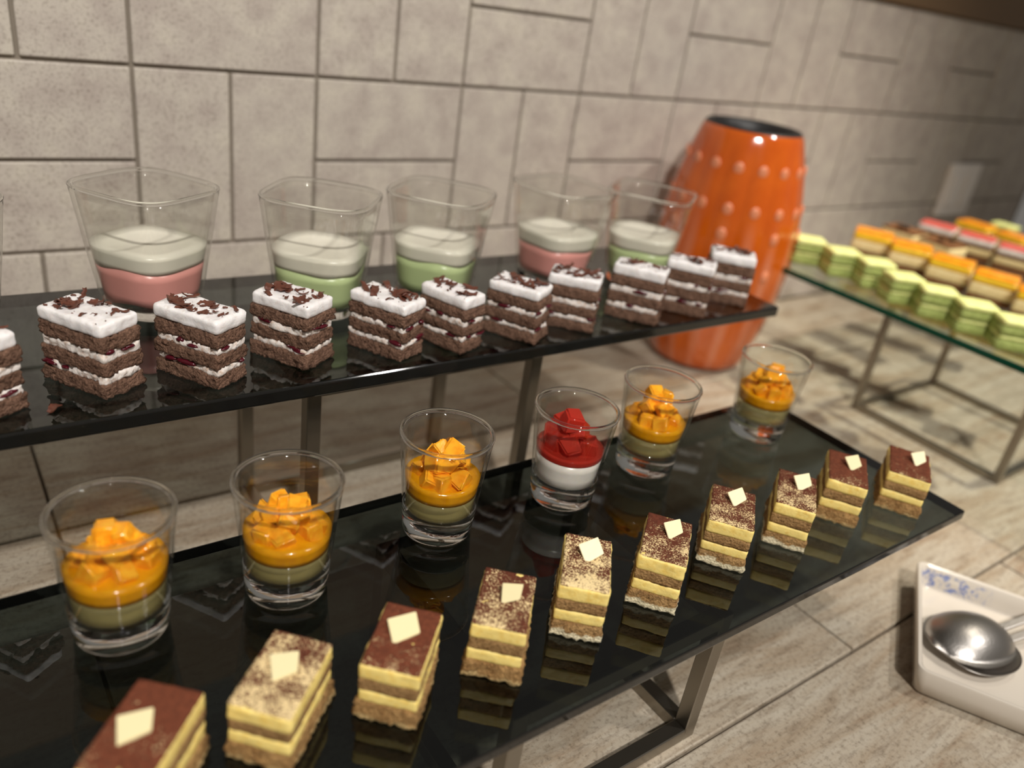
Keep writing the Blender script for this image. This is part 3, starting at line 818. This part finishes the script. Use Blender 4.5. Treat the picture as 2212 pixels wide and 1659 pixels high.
ypos = [(0.978, 0.526, 'mango glazed cheesecake square at the back left of the clear shelf'), (0.978, 0.474, 'mango glazed cheesecake square second from the back in its row'),
        (0.975, 0.420, 'mango glazed cheesecake square third from the back in its row'), (0.973, 0.367, 'mango glazed cheesecake square fourth from the back in its row'), (0.965, 0.314, 'mango glazed cheesecake square nearest the front, at the right photo edge')]
for i, (x, y, l) in enumerate(ypos): small_cake(x, y, 24 + random.uniform(-6, 6), 'mango', 720 + i, l)
ppos = [(1.150, 0.532, 'pink glazed layer cake square at the back of its row'), (1.157, 0.480, 'pink glazed layer cake square in the middle of its row'), (1.160, 0.427, 'pink glazed layer cake square nearest the front of its row')]
for i, (x, y, l) in enumerate(ppos): small_cake(x, y, 20 + random.uniform(-5, 5), 'pink', 740 + i, l)
small_cake(1.066, 0.534, 3, 'brown', 760, 'brown topped cream cake behind the mango cheesecakes')
small_cake(1.066, 0.480, -3, 'brown', 763, 'brown topped cream cake between mango and pink cake rows')
small_cake(1.244, 0.524, 4, 'mango', 761, 'yellow topped cake behind the pink cakes, back one')
small_cake(1.243, 0.468, -3, 'mango', 762, 'yellow topped cake behind the pink cakes, front one')
small_cake(1.310, 0.512, 5, 'green', 764, 'lone green cake behind the yellow topped cakes')

# ------------------------------------------------------------------ porcelain dish and serving tongs
def porcelain():
    m, nt, out = new_mat('white_porcelain_blue_print')
    v = coords(nt, 'Object'); s = sepxyz(nt, v)
    n = noise_tex(nt, v, 190, 3, 0.6, 1.2); n2 = noise_tex(nt, v, 420, 2, 0.5)
    # printed sprigs run along the rim from two corners (local x, y near 0)
    y = s[1]; x = s[0]; z = s[2]
    on_wall = math_n(nt, 'MULTIPLY', math_n(nt, 'GREATER_THAN', z, 0.0065), math_n(nt, 'LESS_THAN', z, 0.0195))
    def near(cx, cy, r, k=60.0):
        d = math_n(nt, 'SQRT', math_n(nt, 'ADD', math_n(nt, 'POWER', math_n(nt, 'ABSOLUTE', math_n(nt, 'SUBTRACT', x, cx)), 2.0), math_n(nt, 'POWER', math_n(nt, 'ABSOLUTE', math_n(nt, 'SUBTRACT', y, cy)), 2.0)))
        return math_n(nt, 'MULTIPLY', math_n(nt, 'SUBTRACT', r, d), k, True)
    reg = math_n(nt, 'MAXIMUM', near(0.132, 0.004, 0.056), near(0.004, 0.004, 0.022))
    f = math_n(nt, 'MULTIPLY', math_n(nt, 'MULTIPLY', math_n(nt, 'SUBTRACT', n, 0.50), 14.0, True), math_n(nt, 'MULTIPLY', reg, on_wall))
    c = mixc(nt, math_n(nt, 'MULTIPLY', f, 0.85), lin((208, 198, 184)), mixc(nt, n2, lin((60, 84, 150)), lin((120, 140, 190))))
    principled(nt, out, c, 0.12, None, Coat_Weight=0.3)
    return m
def dish():
    W, L, H, T = 0.137, 0.190, 0.0225, 0.0042
    # local x along the short back-left side, local y along the length
    e = empty('serving_dish', (0.4935, 0.1343, 0.0006), 0, 'white porcelain rectangular dish with blue floral corners', 'dish')
    ux = Vector((0.871, 0.491, 0)).normalized(); uy = Vector((ux.y, -ux.x, 0))
    # local +y must point along uy: build a right-handed frame by mirroring y in the mesh
    e.rotation_euler = (0, 0, math.atan2(ux.y, ux.x))
    def ring(inset, z, rad, n=6):
        x0, x1, y0, y1 = inset, W - inset, inset, L - inset
        pts = []
        for cx, cy, a0 in ((x0 + rad, y0 + rad, math.pi), (x1 - rad, y0 + rad, 1.5 * math.pi), (x1 - rad, y1 - rad, 0), (x0 + rad, y1 - rad, .5 * math.pi)):
            for k in range(n + 1):
                a = a0 + .5 * math.pi * k / n; pts.append((cx + rad * math.cos(a), cy + rad * math.sin(a), z))
        return pts
    rings = [ring(.006, 0, .006), ring(.0035, .0015, .007), ring(.0015, .012, .007), ring(0, H - .001, .007), ring(.0006, H, .0065), ring(.0022, H + .0002, .006), ring(T - .0006, H - .001, .0055), ring(T + .001, .012, .006), ring(T + .003, .0062, .007), ring(T + .007, .0048, .007), ring(T + .03, .0044, .006)]
    verts, faces = [], []
    n = len(rings[0])
    for r in rings: verts += [(x, y, z) for x, y, z in r]
    for i in range(len(rings) - 1):
        for k in range(n):
            faces.append((i * n + k, i * n + (k + 1) % n, (i + 1) * n + (k + 1) % n, (i + 1) * n + k))
    faces.append(tuple(reversed(range(n)))); faces.append(tuple((len(rings) - 1) * n + k for k in range(n)))
    me = mesh('dish_body', [(x, -y, z) for x, y, z in verts], [tuple(reversed(f)) for f in faces])
    me2 = me
    smooth_angle(me2, 50)
    # the print uses the same local frame (y runs negative)
    o = link_mesh('dish_body', me2, None, e)
    return e, o
dish_e, dish_o = dish()
def porcelain_flip():
    m = porcelain()
    for nd in m.node_tree.nodes:
        if nd.type == 'MAPPING': nd.inputs['Scale'].default_value = (1, -1, 1)
    return m
dish_o.data.materials.append(simple('white_porcelain', (208, 198, 184), 0.12, Coat_Weight=0.3))
dish_o.data.materials.append(porcelain_flip())
for p in dish_o.data.polygons:
    if p.index >= 6 * 28 and p.index < 9 * 28: p.material_index = 1

def tongs():
    d = Vector((0.956, -0.293, 0)).normalized()
    e = empty('serving_tongs', (0.571, 0.1335, 0.0062), math.atan2(d.y, d.x), 'steel serving tongs with spoon head lying on the white dish', 'tongs')
    def bowl(name, L, W, depth, z, up, notch=False):
        nu, nv = 22, 16; top = []
        for i in range(nu + 1):
            u = -1 + 2 * i / nu
            wy = W / 2 * math.sqrt(max(0.0, 1 - abs(u) ** 2.3)) * (1.0 - 0.06 * u)
            for j in range(nv + 1):
                v = -1 + 2 * j / nv
                zz = depth * (1 - min(1, u * u)) ** 0.75 * (1 - v * v) ** 0.8
                top.append((u * L / 2, v * max(wy, 0.0012), z + (zz if up else -zz + depth)))
        n = len(top); t = 0.0010
        verts = top + [(x, y, zz - t) for x, y, zz in top]; faces = []
        w = nv + 1
        for i in range(nu):
            for j in range(nv):
                a = i * w + j
                faces.append((a, a + w, a + w + 1, a + 1)); faces.append((n + a, n + a + 1, n + a + w + 1, n + a + w))
        rim = list(range(w)) + [i * w + nv for i in range(1, nu + 1)] + [nu * w + j for j in range(nv - 1, -1, -1)] + [i * w for i in range(nu - 1, 0, -1)]
        for k in range(len(rim)):
            a, b = rim[k], rim[(k + 1) % len(rim)]; faces.append((b, a, n + a, n + b))
        me = mesh(name, verts, faces); me.shade_smooth(); me.materials.append(MAT['tong_steel'])
        return link_mesh(name, me, None, e)
    bowl('upper_spoon_head', 0.069, 0.053, 0.016, 0.0090, True)
    o = bowl('lower_fork_head', 0.064, 0.052, 0.006, 0.0012, False); o.location = (0.002, -0.0065, 0)
    def rod(name, p0, p1, w, h):
        p0, p1 = Vector(p0), Vector(p1); dd = (p1 - p0); Ln = dd.length
        me = box_me(name, 0, Ln, -w / 2, w / 2, -h / 2, h / 2, 0.0006, 2); me.materials.append(MAT['tong_steel'])
        o = link_mesh(name, me, None, e); o.location = p0; o.rotation_euler = dd.to_track_quat('X', 'Z').to_euler()
    rod('handle', (0.034, 0.0035, 0.0105), (0.20, 0.006, 0.044), 0.006, 0.0022)
    rod('handle', (0.031, -0.0045, 0.0052), (0.20, -0.004, 0.0365), 0.006, 0.0022)
tongs()
